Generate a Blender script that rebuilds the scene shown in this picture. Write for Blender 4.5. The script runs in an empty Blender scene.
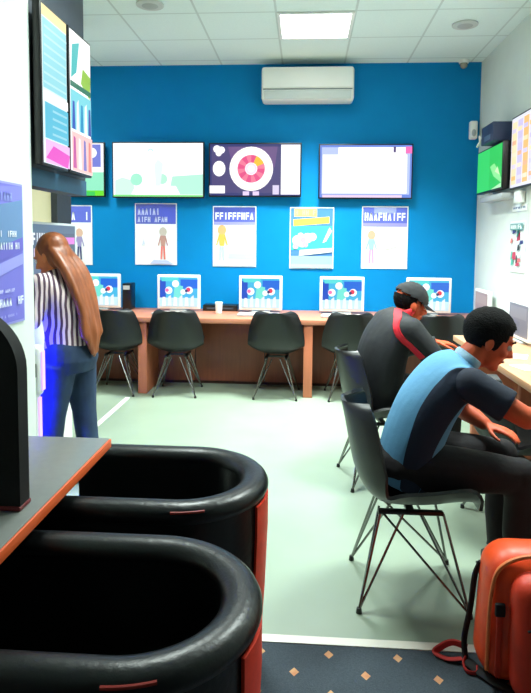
import bpy, bmesh, math, random
from mathutils import Vector, Matrix, Euler
random.seed(7)
PI = math.pi
SC = bpy.context.scene
COL = SC.collection
H = 1.4            # eye level of the photographer
ZC = 3.114         # ceiling

# ------------------------------------------------------------------ materials
def lin(c):
    out = []
    for v in c[:3]:
        v = v / 255.0
        out.append(v / 12.92 if v <= 0.04045 else ((v + 0.055) / 1.055) ** 2.4)
    return (*out, 1.0)

MATS = {}
def mat(name, rgb, rough=0.5, metal=0.0, emit=0.0, noise=0.0, nscale=30.0, bump=0.0, coat=0.0, spec=0.5):
    if name in MATS:
        return MATS[name]
    m = bpy.data.materials.new(name)
    m.use_nodes = True
    nt = m.node_tree
    b = nt.nodes['Principled BSDF']
    c = lin(rgb)
    b.inputs['Base Color'].default_value = c
    b.inputs['Roughness'].default_value = rough
    b.inputs['Metallic'].default_value = metal
    b.inputs['Specular IOR Level'].default_value = spec
    b.inputs['Coat Weight'].default_value = coat
    if emit:
        b.inputs['Emission Color'].default_value = c
        b.inputs['Emission Strength'].default_value = emit
    if noise or bump:
        tc = nt.nodes.new('ShaderNodeTexCoord')
        nz = nt.nodes.new('ShaderNodeTexNoise')
        nz.inputs['Scale'].default_value = nscale
        nz.inputs['Detail'].default_value = 4
        nt.links.new(tc.outputs['Object'], nz.inputs['Vector'])
        if noise:
            r = nt.nodes.new('ShaderNodeValToRGB')
            r.color_ramp.elements[0].position = 0.3
            r.color_ramp.elements[1].position = 0.7
            r.color_ramp.elements[0].color = tuple(v * (1 - noise) for v in c[:3]) + (1,)
            r.color_ramp.elements[1].color = tuple(min(1, v * (1 + noise)) for v in c[:3]) + (1,)
            nt.links.new(nz.outputs['Fac'], r.inputs['Fac'])
            nt.links.new(r.outputs['Color'], b.inputs['Base Color'])
        if bump:
            bp = nt.nodes.new('ShaderNodeBump')
            bp.inputs['Strength'].default_value = bump
            bp.inputs['Distance'].default_value = 0.01
            nt.links.new(nz.outputs['Fac'], bp.inputs['Height'])
            nt.links.new(bp.outputs['Normal'], b.inputs['Normal'])
    MATS[name] = m
    return m

def N(nt, t, **kw):
    n = nt.nodes.new(t)
    for k, v in kw.items():
        setattr(n, k, v)
    return n
def M2(nt, op, a, b=None):
    n = nt.nodes.new('ShaderNodeMath'); n.operation = op
    for i, v in enumerate((a, b)):
        if v is None: continue
        if isinstance(v, (int, float)): n.inputs[i].default_value = v
        else: nt.links.new(v, n.inputs[i])
    return n.outputs[0]
def mixc(nt, fac, c0, c1):
    n = nt.nodes.new('ShaderNodeMix'); n.data_type = 'RGBA'
    nt.links.new(fac, n.inputs[0])
    for i, c in ((6, c0), (7, c1)):
        if isinstance(c, tuple): n.inputs[i].default_value = c
        else: nt.links.new(c, n.inputs[i])
    return n.outputs[2]

def ceiling_mat():
    m = mat('ceiling_tiles', (226, 232, 226), 0.9)
    nt = m.node_tree; b = nt.nodes['Principled BSDF']
    tc = N(nt, 'ShaderNodeTexCoord'); sx = N(nt, 'ShaderNodeSeparateXYZ')
    nt.links.new(tc.outputs['Object'], sx.inputs[0])
    def line(o, off):
        f = M2(nt, 'FRACT', M2(nt, 'DIVIDE', M2(nt, 'SUBTRACT', o, off), 0.6))
        d = M2(nt, 'MINIMUM', f, M2(nt, 'SUBTRACT', 1.0, f))
        return M2(nt, 'LESS_THAN', d, 0.014)
    g = M2(nt, 'MAXIMUM', line(sx.outputs[0], -0.248 - 6), line(sx.outputs[1], 4.652 - 12))
    nz = N(nt, 'ShaderNodeTexNoise'); nz.inputs['Scale'].default_value = 60
    nt.links.new(tc.outputs['Object'], nz.inputs['Vector'])
    base = mixc(nt, nz.outputs['Fac'], lin((222, 240, 238)), lin((232, 248, 246)))
    nt.links.new(mixc(nt, g, base, lin((202, 218, 216))), b.inputs['Base Color'])
    return m

def carpet_mat():
    m = mat('carpet_pile', (62, 74, 88), 0.95, spec=0.1)
    nt = m.node_tree; b = nt.nodes['Principled BSDF']
    tc = N(nt, 'ShaderNodeTexCoord'); sx = N(nt, 'ShaderNodeSeparateXYZ')
    nt.links.new(tc.outputs['Object'], sx.inputs[0])
    def dots(ox, oy):
        fx = M2(nt, 'SUBTRACT', M2(nt, 'FRACT', M2(nt, 'DIVIDE', M2(nt, 'SUBTRACT', sx.outputs[0], ox - 9.2), 0.23)), 0.5)
        fy = M2(nt, 'SUBTRACT', M2(nt, 'FRACT', M2(nt, 'DIVIDE', M2(nt, 'SUBTRACT', sx.outputs[1], oy - 7.2), 0.18)), 0.5)
        ax = M2(nt, 'MULTIPLY', M2(nt, 'ABSOLUTE', fx), 0.23); ay = M2(nt, 'MULTIPLY', M2(nt, 'ABSOLUTE', fy), 0.18)
        return M2(nt, 'LESS_THAN', M2(nt, 'ADD', ax, M2(nt, 'MULTIPLY', ay, 0.8)), 0.016)
    d = M2(nt, 'MAXIMUM', dots(-0.019 - 0.115, 1.849 - 0.09), dots(0.096 - 0.115, 1.939 - 0.09))
    nz = N(nt, 'ShaderNodeTexNoise'); nz.inputs['Scale'].default_value = 220; nz.inputs['Detail'].default_value = 6
    nt.links.new(tc.outputs['Object'], nz.inputs['Vector'])
    base = mixc(nt, nz.outputs['Fac'], lin((50, 58, 66)), lin((86, 96, 104)))
    n2 = N(nt, 'ShaderNodeTexNoise'); n2.inputs['Scale'].default_value = 25
    nt.links.new(tc.outputs['Object'], n2.inputs['Vector'])
    dc = mixc(nt, n2.outputs['Fac'], lin((190, 90, 70)), lin((215, 190, 140)))
    nt.links.new(mixc(nt, d, base, dc), b.inputs['Base Color'])
    bp = N(nt, 'ShaderNodeBump'); bp.inputs['Strength'].default_value = 0.5; bp.inputs['Distance'].default_value = 0.005
    nt.links.new(nz.outputs['Fac'], bp.inputs['Height']); nt.links.new(bp.outputs['Normal'], b.inputs['Normal'])
    return m

def wood_mat(name, c0, c1, axis=0, rough=0.45):
    m = mat(name, c0, rough)
    nt = m.node_tree; b = nt.nodes['Principled BSDF']
    tc = N(nt, 'ShaderNodeTexCoord'); mp = N(nt, 'ShaderNodeMapping')
    s = [18, 18, 18]; s[axis] = 1.2
    mp.inputs['Scale'].default_value = s
    nt.links.new(tc.outputs['Object'], mp.inputs['Vector'])
    nz = N(nt, 'ShaderNodeTexNoise'); nz.inputs['Scale'].default_value = 2.5; nz.inputs['Detail'].default_value = 5
    nt.links.new(mp.outputs[0], nz.inputs['Vector'])
    nt.links.new(mixc(nt, nz.outputs['Fac'], lin(c0), lin(c1)), b.inputs['Base Color'])
    return m

def stripe_mat(name, c0, c1, period, direction, duty=0.5):
    m = mat(name, c0, 0.8)
    nt = m.node_tree; b = nt.nodes['Principled BSDF']
    tc = N(nt, 'ShaderNodeTexCoord'); dp = N(nt, 'ShaderNodeVectorMath', operation='DOT_PRODUCT')
    nt.links.new(tc.outputs['Object'], dp.inputs[0]); dp.inputs[1].default_value = direction
    nz = N(nt, 'ShaderNodeTexNoise'); nz.inputs['Scale'].default_value = 6
    nt.links.new(tc.outputs['Object'], nz.inputs['Vector'])
    v = M2(nt, 'ADD', dp.outputs['Value'], M2(nt, 'MULTIPLY', nz.outputs['Fac'], 0.03))
    f = M2(nt, 'FRACT', M2(nt, 'ADD', M2(nt, 'DIVIDE', v, period), 50))
    nt.links.new(mixc(nt, M2(nt, 'LESS_THAN', f, duty), lin(c0), lin(c1)), b.inputs['Base Color'])
    return m

WHITE = mat('white_paint', (218, 226, 220), 0.7, noise=0.02, nscale=8)
CREAM = mat('cream_paint', (240, 228, 188), 0.7, noise=0.02, nscale=8)
BLUE = mat('blue_paint', (0, 131, 197), 0.6, noise=0.03, nscale=5, spec=0.15)
FLOOR = mat('pale_vinyl', (148, 164, 145), 0.35, noise=0.05, nscale=3, bump=0.02)
CEIL = ceiling_mat()
CARPET = carpet_mat()
DARKGREY = mat('dark_grey_board', (58, 66, 78), 0.6, noise=0.05)
BLUEGREY = mat('blue_grey_board', (40, 84, 112), 0.55, noise=0.05)
BLACK = mat('black_plastic', (14, 15, 18), 0.35)
CHAIRBLK = mat('chair_black_shell', (11, 12, 15), 0.38, bump=0.05, nscale=200)
LEATHER = mat('black_leatherette', (15, 17, 19), 0.33, bump=0.12, nscale=60)
FELT = mat('black_upholstery', (12, 12, 13), 0.8, noise=0.2, nscale=80)
RED = mat('red_leatherette', (246, 58, 24), 0.5, noise=0.08)
CHROME = mat('chrome_rod', (132, 132, 130), 0.25, metal=1.0)
STEEL = mat('dark_steel_rod', (70, 66, 62), 0.35, metal=0.9)
WOOD = wood_mat('brown_wood', (196, 128, 100), (170, 102, 76), 0)
WOODY = wood_mat('brown_wood_long', (214, 170, 132), (186, 136, 100), 1)
WOODV = wood_mat('upright_wood', (206, 122, 88), (176, 98, 70), 2)
CAB = wood_mat('dark_cabinet_wood', (150, 84, 60), (118, 62, 44), 2)
PLASTIC = mat('white_plastic', (240, 242, 240), 0.4)
GREYPL = mat('grey_plastic', (176, 182, 184), 0.5)
PAPER = mat('white_paper', (244, 248, 246), 0.6)
TABLETOP = mat('dark_grey_laminate', (128, 131, 127), 0.28, noise=0.06, nscale=40)
ORANGEEDGE = mat('orange_edge_band', (244, 104, 48), 0.5)
SKINM = mat('warm_skin', (218, 92, 50), 0.55, noise=0.06, nscale=25)
SKINW = mat('light_skin', (236, 142, 88), 0.55, noise=0.05, nscale=25)
HAIRDK = mat('dark_hair', (17, 16, 17), 0.9, noise=0.5, nscale=160, bump=0.6, spec=.2)
HAIRRED = wood_mat('auburn_hair', (176, 98, 52), (74, 34, 18), 2, .42)
EYEW = mat('eye_white', (230, 226, 220), 0.3)
EYED = mat('eye_dark', (30, 22, 18), 0.2)
SHIRT = mat('blue_polo', (92, 150, 188), 0.85, noise=0.12, nscale=14, bump=0.35)
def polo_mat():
    m = mat('polo_painted_shade', (92, 150, 188), .85, bump=.35, nscale=14)
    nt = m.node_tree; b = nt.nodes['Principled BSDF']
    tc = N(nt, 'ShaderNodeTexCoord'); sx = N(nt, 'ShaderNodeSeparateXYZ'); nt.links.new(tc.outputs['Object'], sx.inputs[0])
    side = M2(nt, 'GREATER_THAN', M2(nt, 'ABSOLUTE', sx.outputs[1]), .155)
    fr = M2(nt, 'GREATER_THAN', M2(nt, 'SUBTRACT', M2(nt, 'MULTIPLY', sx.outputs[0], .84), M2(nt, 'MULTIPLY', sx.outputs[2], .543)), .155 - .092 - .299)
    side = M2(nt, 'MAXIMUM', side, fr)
    nt.links.new(mixc(nt, side, lin((96, 156, 196)), lin((28, 40, 62))), b.inputs['Base Color'])  # shade on the shirt's sides and front painted in as navy
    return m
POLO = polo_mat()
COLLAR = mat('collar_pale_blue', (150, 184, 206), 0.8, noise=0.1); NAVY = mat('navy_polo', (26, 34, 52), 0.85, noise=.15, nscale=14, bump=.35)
TROUS = mat('black_trousers', (26, 22, 26), 0.85, noise=0.15, nscale=18, bump=0.3)
JACKET = mat('black_jacket', (27, 30, 34), 0.75, noise=0.15, nscale=16, bump=0.3)
REDTRIM = mat('red_trim', (214, 20, 42), 0.7)
CAPM = mat('black_cap', (32, 34, 38), 0.8, noise=0.1, nscale=60)
JEANS = mat('blue_denim', (36, 56, 84), 0.85, noise=0.3, nscale=7, bump=0.25)
BLOUSE = stripe_mat('striped_blouse', (84, 58, 76), (228, 208, 208), 0.027, (0.6, 0.8, 0.02), 0.5)
SHOE = mat('dark_shoe', (24, 26, 26), 0.5)
ORANGE = mat('orange_nylon', (236, 78, 26), 0.42, noise=0.12, nscale=14, bump=0.2)
ORANGED = mat('deep_orange_nylon', (214, 56, 24), 0.5, noise=0.12, nscale=14, bump=0.2)
STRAP = mat('black_webbing', (18, 18, 20), 0.8)
PINKSTRAP = mat('red_webbing', (190, 50, 48), 0.7)

def flat(rgb):      # printed ink
    return mat('ink_%02x%02x%02x' % tuple(rgb), rgb, 0.6)
def lit(rgb, e=1.0):     # screen pixels
    m = mat('lit_%02x%02x%02x_%d' % (*rgb, int(e * 100)), rgb, 0.3, emit=e)
    m.node_tree.nodes['Principled BSDF'].inputs['Base Color'].default_value = (.01, .01, .012, 1)
    return m

# ------------------------------------------------------------------ mesh builder
class MB:
    def __init__(s):
        s.bm = bmesh.new(); s.mats = []
    def mi(s, m):
        if m not in s.mats: s.mats.append(m)
        return s.mats.index(m)
    def _mark(s, before, m):
        i = s.mi(m)
        for f in s.bm.faces:
            if f not in before: f.material_index = i
    def box(s, lo, hi, m, bev=0.0, seg=2):
        before = set(s.bm.faces)
        c = [(a + b) / 2 for a, b in zip(lo, hi)]; d = [abs(b - a) for a, b in zip(lo, hi)]
        r = bmesh.ops.create_cube(s.bm, size=1, matrix=Matrix.Translation(c) @ Matrix.Diagonal((*d, 1)))
        if bev:
            ed = list({e for v in r['verts'] for e in v.link_edges})
            bmesh.ops.bevel(s.bm, geom=ed, offset=bev, segments=seg, affect='EDGES', profile=0.5)
        s._mark(before, m); return s
    def poly(s, pts, m):
        f = s.bm.faces.new([s.bm.verts.new(p) for p in pts]); f.material_index = s.mi(m); return s
    def tube(s, pts, r, m, n=8, cap=True, side=None):
        """r: float | list of float | list of (a, b); a along 'side'"""
        pts = [Vector(p) for p in pts]; i0 = s.mi(m); rings = []
        prev = None
        for k, p in enumerate(pts):
            t = (pts[min(k + 1, len(pts) - 1)] - pts[max(k - 1, 0)]).normalized()
            if side is not None: u = Vector(side)
            elif prev is not None: u = prev
            else: u = Vector((0, 0, 1)) if abs(t.z) < 0.9 else Vector((1, 0, 0))
            u = (u - t * u.dot(t)).normalized(); prev = u
            v = t.cross(u)
            rr = r[k] if isinstance(r, (list, tuple)) else r
            a, b = rr if isinstance(rr, (list, tuple)) else (rr, rr)
            rings.append([s.bm.verts.new(p + u * (a * math.cos(2 * PI * j / n)) + v * (b * math.sin(2 * PI * j / n))) for j in range(n)])
        for k in range(len(rings) - 1):
            for j in range(n):
                f = s.bm.faces.new((rings[k][j], rings[k][(j + 1) % n], rings[k + 1][(j + 1) % n], rings[k + 1][j])); f.material_index = i0
        if cap:
            f = s.bm.faces.new(rings[0][::-1]); f.material_index = i0
            f = s.bm.faces.new(rings[-1]); f.material_index = i0
        return s
    def ell(s, c, rad, m, rot=None, n=14):
        before = set(s.bm.faces)
        mx = Matrix.Translation(c) @ (rot if rot is not None else Matrix()) @ Matrix.Diagonal((*rad, 1))
        bmesh.ops.create_uvsphere(s.bm, u_segments=n, v_segments=max(6, n // 2 + 1), radius=1, matrix=mx)
        s._mark(before, m); return s
    def cap(s, p0, p1, r0, r1, m, n=12):
        s.tube([p0, p1], [r0, r1], m, n); s.ell(p0, (r0,) * 3, m, n=n); s.ell(p1, (r1,) * 3, m, n=n); return s
    def disc(s, c, ux, uy, r, m, n=32, r0=None, a0=0, a1=2 * PI):
        c, ux, uy = Vector(c), Vector(ux), Vector(uy)
        if r0 is None:
            return s.poly([c + ux * r * math.cos(2 * PI * k / n) + uy * r * math.sin(2 * PI * k / n) for k in range(n)], m)
        P = lambda q, a: c + ux * q * math.cos(a) + uy * q * math.sin(a)
        for k in range(n):
            b0 = a0 + (a1 - a0) * k / n; b1 = a0 + (a1 - a0) * (k + 1) / n
            s.poly([P(r0, b0), P(r, b0), P(r, b1), P(r0, b1)], m)
        return s
    def build(s, name, parent=None, loc=(0, 0, 0), off=(0, 0, 0), rotz=0, smooth=True, angle=35):
        bmesh.ops.recalc_face_normals(s.bm, faces=s.bm.faces) if not getattr(s, 'keep', False) else None
        if any(off): bmesh.ops.translate(s.bm, verts=s.bm.verts, vec=-Vector(off))
        me = bpy.data.meshes.new(name); s.bm.to_mesh(me); s.bm.free()
        for m in s.mats: me.materials.append(m)
        if smooth:
            me.shade_smooth(); me.set_sharp_from_angle(angle=math.radians(angle))
        o = bpy.data.objects.new(name, me); COL.objects.link(o)
        o.location = loc; o.rotation_euler = (0, 0, rotz)
        if parent is not None: o.parent = parent
        return o

def tag(o, label, cat, group=None):
    o['label'] = label; o['category'] = cat
    if group: o['group'] = group
    return o
def thing(name, label, cat, loc=(0, 0, 0), rotz=0, group=None):
    o = bpy.data.objects.new(name, None); COL.objects.link(o)
    o.empty_display_size = 0.1
    o.location = loc; o.rotation_euler = (0, 0, rotz)
    return tag(o, label, cat, group)
def struct(o):
    o['kind'] = 'structure'; return o
def dup(root, loc, rotz, label, group=None):
    r = root.copy(); COL.objects.link(r); r.location = loc; r.rotation_euler = (0, 0, rotz)
    r['label'] = label
    if group: r['group'] = group
    for ch in list(root.children):
        c = ch.copy(); COL.objects.link(c); c.parent = r
        for g in list(ch.children):
            d = g.copy(); COL.objects.link(d); d.parent = c
    return r

# flat art on a panel: list of layers in normalised (0..1) coordinates of a w x h face
class Art:
    """local frame: x right, z up, face looks towards -y; origin bottom centre at y = y0"""
    def __init__(s, mb, w, h, y0=0.0, z0=0.0):
        s.mb, s.w, s.h, s.y, s.z0 = mb, w, h, y0, z0
    def step(s): s.y -= 0.0007
    def p(s, x, y): return ((x - 0.5) * s.w, s.y, s.z0 + y * s.h)
    def rect(s, x0, y0, x1, y1, m):
        s.step(); s.mb.poly([s.p(x0, y0), s.p(x1, y0), s.p(x1, y1), s.p(x0, y1)], m); return s
    def shape(s, pts, m):
        s.step(); s.mb.poly([s.p(*q) for q in pts], m); return s
    def disc(s, x, y, r, m, r0=None, a0=0, a1=2 * PI, ry=None):   # r in metres
        s.step(); k = (ry or r) / r
        s.mb.disc(s.p(x, y), (1, 0, 0), (0, 0, k), r, m, n=28, r0=r0, a0=a0, a1=a1); return s
    def scrawl(s, x0, y0, x1, y1, n, m, seed=1):       # a row of unreadably small lettering
        rnd = random.Random(seed); s.step()
        cw = (x1 - x0) / n; t = cw * 0.28
        for k in range(n):
            a = x0 + k * cw + cw * 0.08; b = a + cw * 0.78; q = rnd.random()
            R = lambda u0, v0, u1, v1: s.mb.poly([s.p(u0, v0), s.p(u1, v0), s.p(u1, v1), s.p(u0, v1)], m)
            mid = (y0 + y1) / 2; hh = (y1 - y0)
            if q < 0.12: continue
            if q < 0.4:
                R(a, y0, a + t, y1); R(b - t, y0, b, y1); R(a + t, mid - hh * .1, b - t, mid + hh * .1)
            elif q < 0.6:
                R(a, y0, a + t, y1); R(a + t, y1 - hh * .2, b, y1); R(a + t, mid - hh * .1, b, mid + hh * .1)
            elif q < 0.8:
                s.mb.poly([s.p(a, y0), s.p(a + t, y0), s.p((a + b) / 2 + t / 2, y1), s.p((a + b) / 2 - t / 2, y1)], m)
                s.mb.poly([s.p(b - t, y0), s.p(b, y0), s.p((a + b) / 2 + t / 2, y1), s.p((a + b) / 2 - t / 2, y1)], m)
            else:
                R(a + t, y0, a + 2 * t, y1)
        return s

# ------------------------------------------------------------------ the setting
D = 6.0; XR = 1.655
def sbox(name, lo, hi, m, bev=0):
    mb = MB(); mb.box(lo, hi, m, bev); return struct(mb.build(name, smooth=False))
sbox('floor', (-3.2, -1.6, -0.1), (XR, D, 0.0), FLOOR)
sbox('ceiling', (-3.2, -1.6, ZC), (XR, D, ZC + 0.1), CEIL)
sbox('wall_back', (-3.3, D, -0.1), (XR + 0.1, D + 0.1, ZC + 0.1), BLUE)
sbox('wall_right', (XR, -1.6, -0.1), (XR + 0.1, D, ZC + 0.1), WHITE)
sbox('wall_left', (-3.3, -1.6, -0.1), (-3.2, D, ZC + 0.1), WHITE)
sbox('wall_front', (-3.3, -1.7, -0.1), (XR + 0.1, -1.6, ZC + 0.1), DARKGREY)
mb = MB(); mb.box((-1.42, -1.6, 0), (-1.3, 2.79, ZC), WHITE); mb.box((-2.1, 2.69, 0), (-1.42, 2.79, ZC), WHITE)
struct(mb.build('wall_left_near', smooth=False))
sbox('wall_left_partition', (-2.1, 2.79, 0), (-2.0, 4.62, ZC), CREAM)
sbox('trim_1', (-2.1, 4.62, 0), (-1.95, 4.9, ZC), DARKGREY)
sbox('carpet', (-1.3, -1.6, 0.0), (XR, 1.985, 0.006), CARPET)
sbox('trim_2', (-1.3, 1.985, 0.0), (XR, 2.025, 0.009), mat('white_strip', (240, 238, 226), 0.4))
sbox('trim_3', (-1.57, 2.9, 0.0), (-1.53, 5.12, 0.003), mat('pale_strip', (246, 248, 240), 0.4))
sbox('baseboard_right', (XR - 0.015, 2.03, 0), (XR, 5.22, 0.09), PLASTIC)

# ------------------------------------------------------------------ ceiling fittings
def ceiling_light(x, y, label, power, grp, spread=122):
    t = thing('ceiling_light', label, 'ceiling light', (x, y, ZC), 0, grp)
    mb = MB()
    w = 0.295
    for lo, hi in (((-w, -w), (w, -w + .025)), ((-w, w - .025), (w, w)), ((-w, -w + .025), (-w + .025, w - .025)), ((w - .025, -w + .025), (w, w - .025))):
        mb.box((*lo, -0.014), (*hi, -0.001), PLASTIC, 0.003)
    mb.build('frame', t)
    mb = MB(); mb.box((-.27, -.27, -0.01), (.27, .27, -0.002), mat('light_diffuser', (250, 255, 250), 0.5, emit=6.0))
    mb.build('diffuser', t, smooth=False)
    ld = bpy.data.lights.new('ceiling_panel_lamp', 'AREA'); ld.shape = 'SQUARE'; ld.size = 0.52; ld.energy = power
    ld.color = (0.88, 1.0, 0.95); ld.spread = math.radians(spread)
    lo = bpy.data.objects.new('ceiling_panel_lamp', ld); COL.objects.link(lo); lo.location = (x, y, ZC - 0.02)
    return t
ceiling_light(0.052, 4.95, 'bright square light panel set into the tiled ceiling', 82, None, 104)
ceiling_light(-0.548, 3.152, 'ceiling light panel above the floor left of the two seated men', 40, None)
ceiling_light(1.05, 3.152, 'ceiling light panel above the side desk and seated men', 58, None, 140)
ceiling_light(-2.348, 4.952, 'added ceiling light panel, unseen beyond the left partition', 36, None, 115)  # unseen panel added to brighten the left posters and blue wall

def vent(x, y, label):
    t = thing('ceiling_vent', label, 'vent', (x, y, ZC), 0, 'round ceiling vents')
    mb = MB(); mb.tube([(0, 0, -.001), (0, 0, -.012), (0, 0, -.016)], [.1, .1, .085], mat('vent_grey', (196, 202, 200), .6), 28); mb.build('rim', t)
    mb = MB(); mb.tube([(0, 0, -.0165), (0, 0, -.024)], [.06, .045], mat('vent_core', (170, 176, 176), .6), 24); mb.build('core', t)
vent(-1.161, 4.46, 'grey round ceiling vent left of the light panel')
vent(1.231, 4.968, 'grey round ceiling vent right of the light panel')
t = thing('security_camera', 'small white dome camera at the top right of the blue wall', 'camera', (1.47, 5.93, ZC))
mb = MB(); mb.tube([(0, 0, -.001), (0, 0, -.03)], [.05, .045], PLASTIC, 20); mb.build('base', t)
mb = MB(); mb.ell((0, 0, -.045), (.035, .035, .035), mat('dome_grey', (150, 150, 140), .2)); mb.build('dome', t)
t = thing('motion_sensor', 'white motion sensor high on the blue wall by the corner', 'sensor', (1.585, 5.96, 2.38))
mb = MB(); mb.box((-.035, -.035, 0), (.035, .035, .17), PLASTIC, .014, 3); mb.build('case', t)
mb = MB(); mb.ell((0, -.034, .055), (.022, .012, .035), GREYPL); mb.build('lens', t)

# air conditioner
t = thing('air_conditioner', 'white wall air conditioner on the blue wall under the ceiling', 'air conditioner', (-0.003, 6.0, 2.71))
mb = MB(); mb.box((-.437, -.215, .01), (.437, -.002, .325), PLASTIC, .03, 3); mb.build('casing', t)
mb = MB(); mb.box((-.425, -.228, .125), (.425, -.2145, .312), PLASTIC, .006); mb.build('front_panel', t)
mb = MB(); mb.box((-.41, -.225, .02), (.41, -.2155, .1), mat('louver_grey', (206, 214, 214), .5), .004); mb.build('louver', t)
mb = MB(); mb.box((-.42, -.2175, .108), (.42, -.2152, .118), mat('seam_grey', (120, 130, 134), .6)); mb.build('slot', t)

# ------------------------------------------------------------------ televisions
def tv(x0, x1, z0, z1, plane, rotz, label, art, group=None, depth=0.05, bez=0.012, name='television'):
    """x0,x1: along the wall (world x for rot 0, world y otherwise)"""
    c = (x0 + x1) / 2; w = abs(x1 - x0); h = z1 - z0
    loc = (c, plane, z0) if rotz == 0 else (plane, c, z0)
    t = thing(name, label, 'television', loc, rotz, group)
    mb = MB(); mb.box((-w / 2, 0, 0), (w / 2, depth * .6, h), BLACK, .004)
    mb.box((-w * .35, depth * .6, h * .2), (w * .35, depth, h * .8), BLACK, .004)
    mb.build('casing', t)
    mb = MB(); a = Art(mb, w - 2 * bez, h - 2 * bez, 0.0, bez); a.step(); art(a)
    mb.keep = False
    mb.build('screen', t, smooth=False)
    return t
L = lit
WH = L((255, 255, 255), 1.15)
def art_tv0(a):
    a.rect(0, 0, 1, 1, WH); a.rect(0, .1, 1, .45, L((150, 240, 200))); a.rect(0, 0, 1, .1, L((110, 230, 40)))
    a.rect(.72, .55, .97, .98, L((120, 130, 220))); a.disc(.87, .82, .05, WH); a.rect(.55, .0, .9, .08, L((60, 210, 90)))
def art_tv1(a):
    a.rect(0, 0, 1, 1, WH)
    a.shape([(.62, .04), (1, .04), (1, .42), (.66, .38)], L((190, 250, 225)))
    a.shape([(.02, .03), (.25, .03), (.22, .3), (.1, .36), (.02, .3)], L((215, 252, 235)))
    a.disc(.26, .32, .06, L((170, 245, 215))); a.disc(.55, .33, .05, L((190, 248, 222)))
    a.shape([(.48, .1), (.52, .1), (.56, .62), (.5, .7), (.46, .6)], L((235, 255, 250)))
    a.shape([(.2, .04), (.75, .04), (.7, .2), (.25, .2)], WH)
    a.disc(.42, .84, .03, L((180, 235, 235)), r0=.02, a0=0, a1=PI)
    a.rect(0, 0, 1, .03, L((120, 230, 120)))
def art_tv2(a):
    a.rect(0, 0, 1, 1, L((58, 62, 122), .9)); a.rect(.02, .05, .78, .95, L((86, 78, 130), .9))
    a.shape([(.2, .95), (.75, .95), (.72, .55), (.25, .6)], L((120, 92, 146), .9))
    a.disc(.46, .52, .215, WH); a.disc(.46, .52, .205, L((255, 226, 200), 1.2), r0=.196)
    for k in range(16):
        c = L((236, 84, 140)) if k % 2 else L((250, 130, 160))
        if k in (1, 2): c = L((255, 200, 60))
        a.disc(.46, .52, .135, c, r0=.06, a0=k * PI / 8, a1=(k + 1) * PI / 8)
    a.disc(.46, .52, .055, L((255, 210, 225), 1.2)); a.disc(.46, .52, .032, L((255, 255, 240), 1.2))
    a.disc(.08, .9, .036, WH); a.disc(.13, .88, .034, WH); a.disc(.1, .82, .03, WH)
    a.disc(.105, .52, .062, WH, ry=.075); a.rect(.0, .04, .17, .19, WH)
    a.rect(.37, .0, .44, .08, L((235, 215, 255))); a.rect(.48, .0, .55, .08, L((235, 215, 255)))
    a.rect(.70, .02, .77, .2, L((225, 215, 245)))
    a.rect(.79, .02, 1, .98, WH)
def art_tv3(a):
    a.rect(0, 0, 1, 1, L((110, 140, 228))); a.rect(.02, .06, .98, .96, L((190, 205, 250)))
    a.rect(.03, .08, .95, .82, WH); a.rect(.2, .8, .93, .96, WH)
    a.rect(.93, .84, 1, .97, L((255, 110, 190))); a.rect(.8, .86, .825, .97, L((80, 60, 120)))
    a.rect(.03, .0, .9, .05, L((240, 215, 245)))
GTV = 'televisions in a row on the blue wall'
tv(-2.93, -2.01, 1.815, 2.355, 5.93, 0, 'leftmost screen on blue wall, mostly hidden, white over mint green', art_tv0, GTV)
tv(-1.935, -1.01, 1.808, 2.357, 5.93, 0, 'television on blue wall with glaring white and pale mint picture', art_tv1, GTV)
tv(-.964, -.053, 1.822, 2.346, 5.93, 0, 'television on blue wall showing a white and pink wheel', art_tv2, GTV)
tv(.115, 1.02, 1.807, 2.334, 5.93, 0, 'television on blue wall right of the wheel screen, white on lavender', art_tv3, GTV)
def art_l1(a):
    a.rect(0, 0, 1, 1, L((232, 252, 252))); a.rect(0, .93, 1, 1, L((255, 240, 170)))
    a.rect(.02, .48, .98, .92, L((150, 222, 232))); 
    for k in range(7): a.rect(.04, .51 + k * .058, .96, .525 + k * .058, L((190, 236, 240)))
    a.rect(.02, .4, .98, .46, WH); a.rect(.02, .16, .98, .39, L((96, 196, 222)))
    for k in range(4): a.rect(.3, .19 + k * .05, .9, .205 + k * .05, L((160, 220, 236)))
    a.rect(0, 0, 1, .15, L((240, 190, 245))); a.shape([(.0, .03), (.9, .0), (1, .09), (.3, .12)], L((235, 70, 200)))
def art_l2(a):
    a.rect(0, 0, 1, 1, WH); a.shape([(.05, .66), (.3, .72), (.45, .95), (.1, .9)], L((70, 190, 190)))
    a.shape([(.5, .66), (.95, .58), (1, .75), (.6, .78)], L((150, 200, 60))); a.rect(0, .6, 1, .64, L((40, 120, 90)))
    a.rect(0, .3, 1, .58, L((130, 220, 230)))
    for k, c in enumerate(((60, 90, 190), (240, 240, 255), (40, 150, 200), (255, 255, 255), (70, 80, 170))):
        a.shape([(.05 + k * .19, .3), (.2 + k * .19, .3), (.17 + k * .19, .5 + .03 * (k % 2)), (.08 + k * .19, .5)], L(c))
    a.rect(0, 0, 1, .28, L((255, 205, 200)))
    for k, c in enumerate(((200, 80, 160), (250, 240, 240), (120, 120, 200), (230, 130, 120))):
        a.shape([(.04 + k * .24, .02), (.2 + k * .24, .02), (.16 + k * .24, .24), (.07 + k * .24, .25)], L(c))
mb = MB(); mb.box((-1.42, 2.795, 1.652), (-1.325, 3.56, 3.11), DARKGREY, .004)
o = mb.build('mounting_board', None, off=(-1.42, 2.795, 1.652), loc=(-1.42, 2.795, 1.652)); tag(o, 'dark board from ceiling down behind the two portrait screens', 'board')
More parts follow.
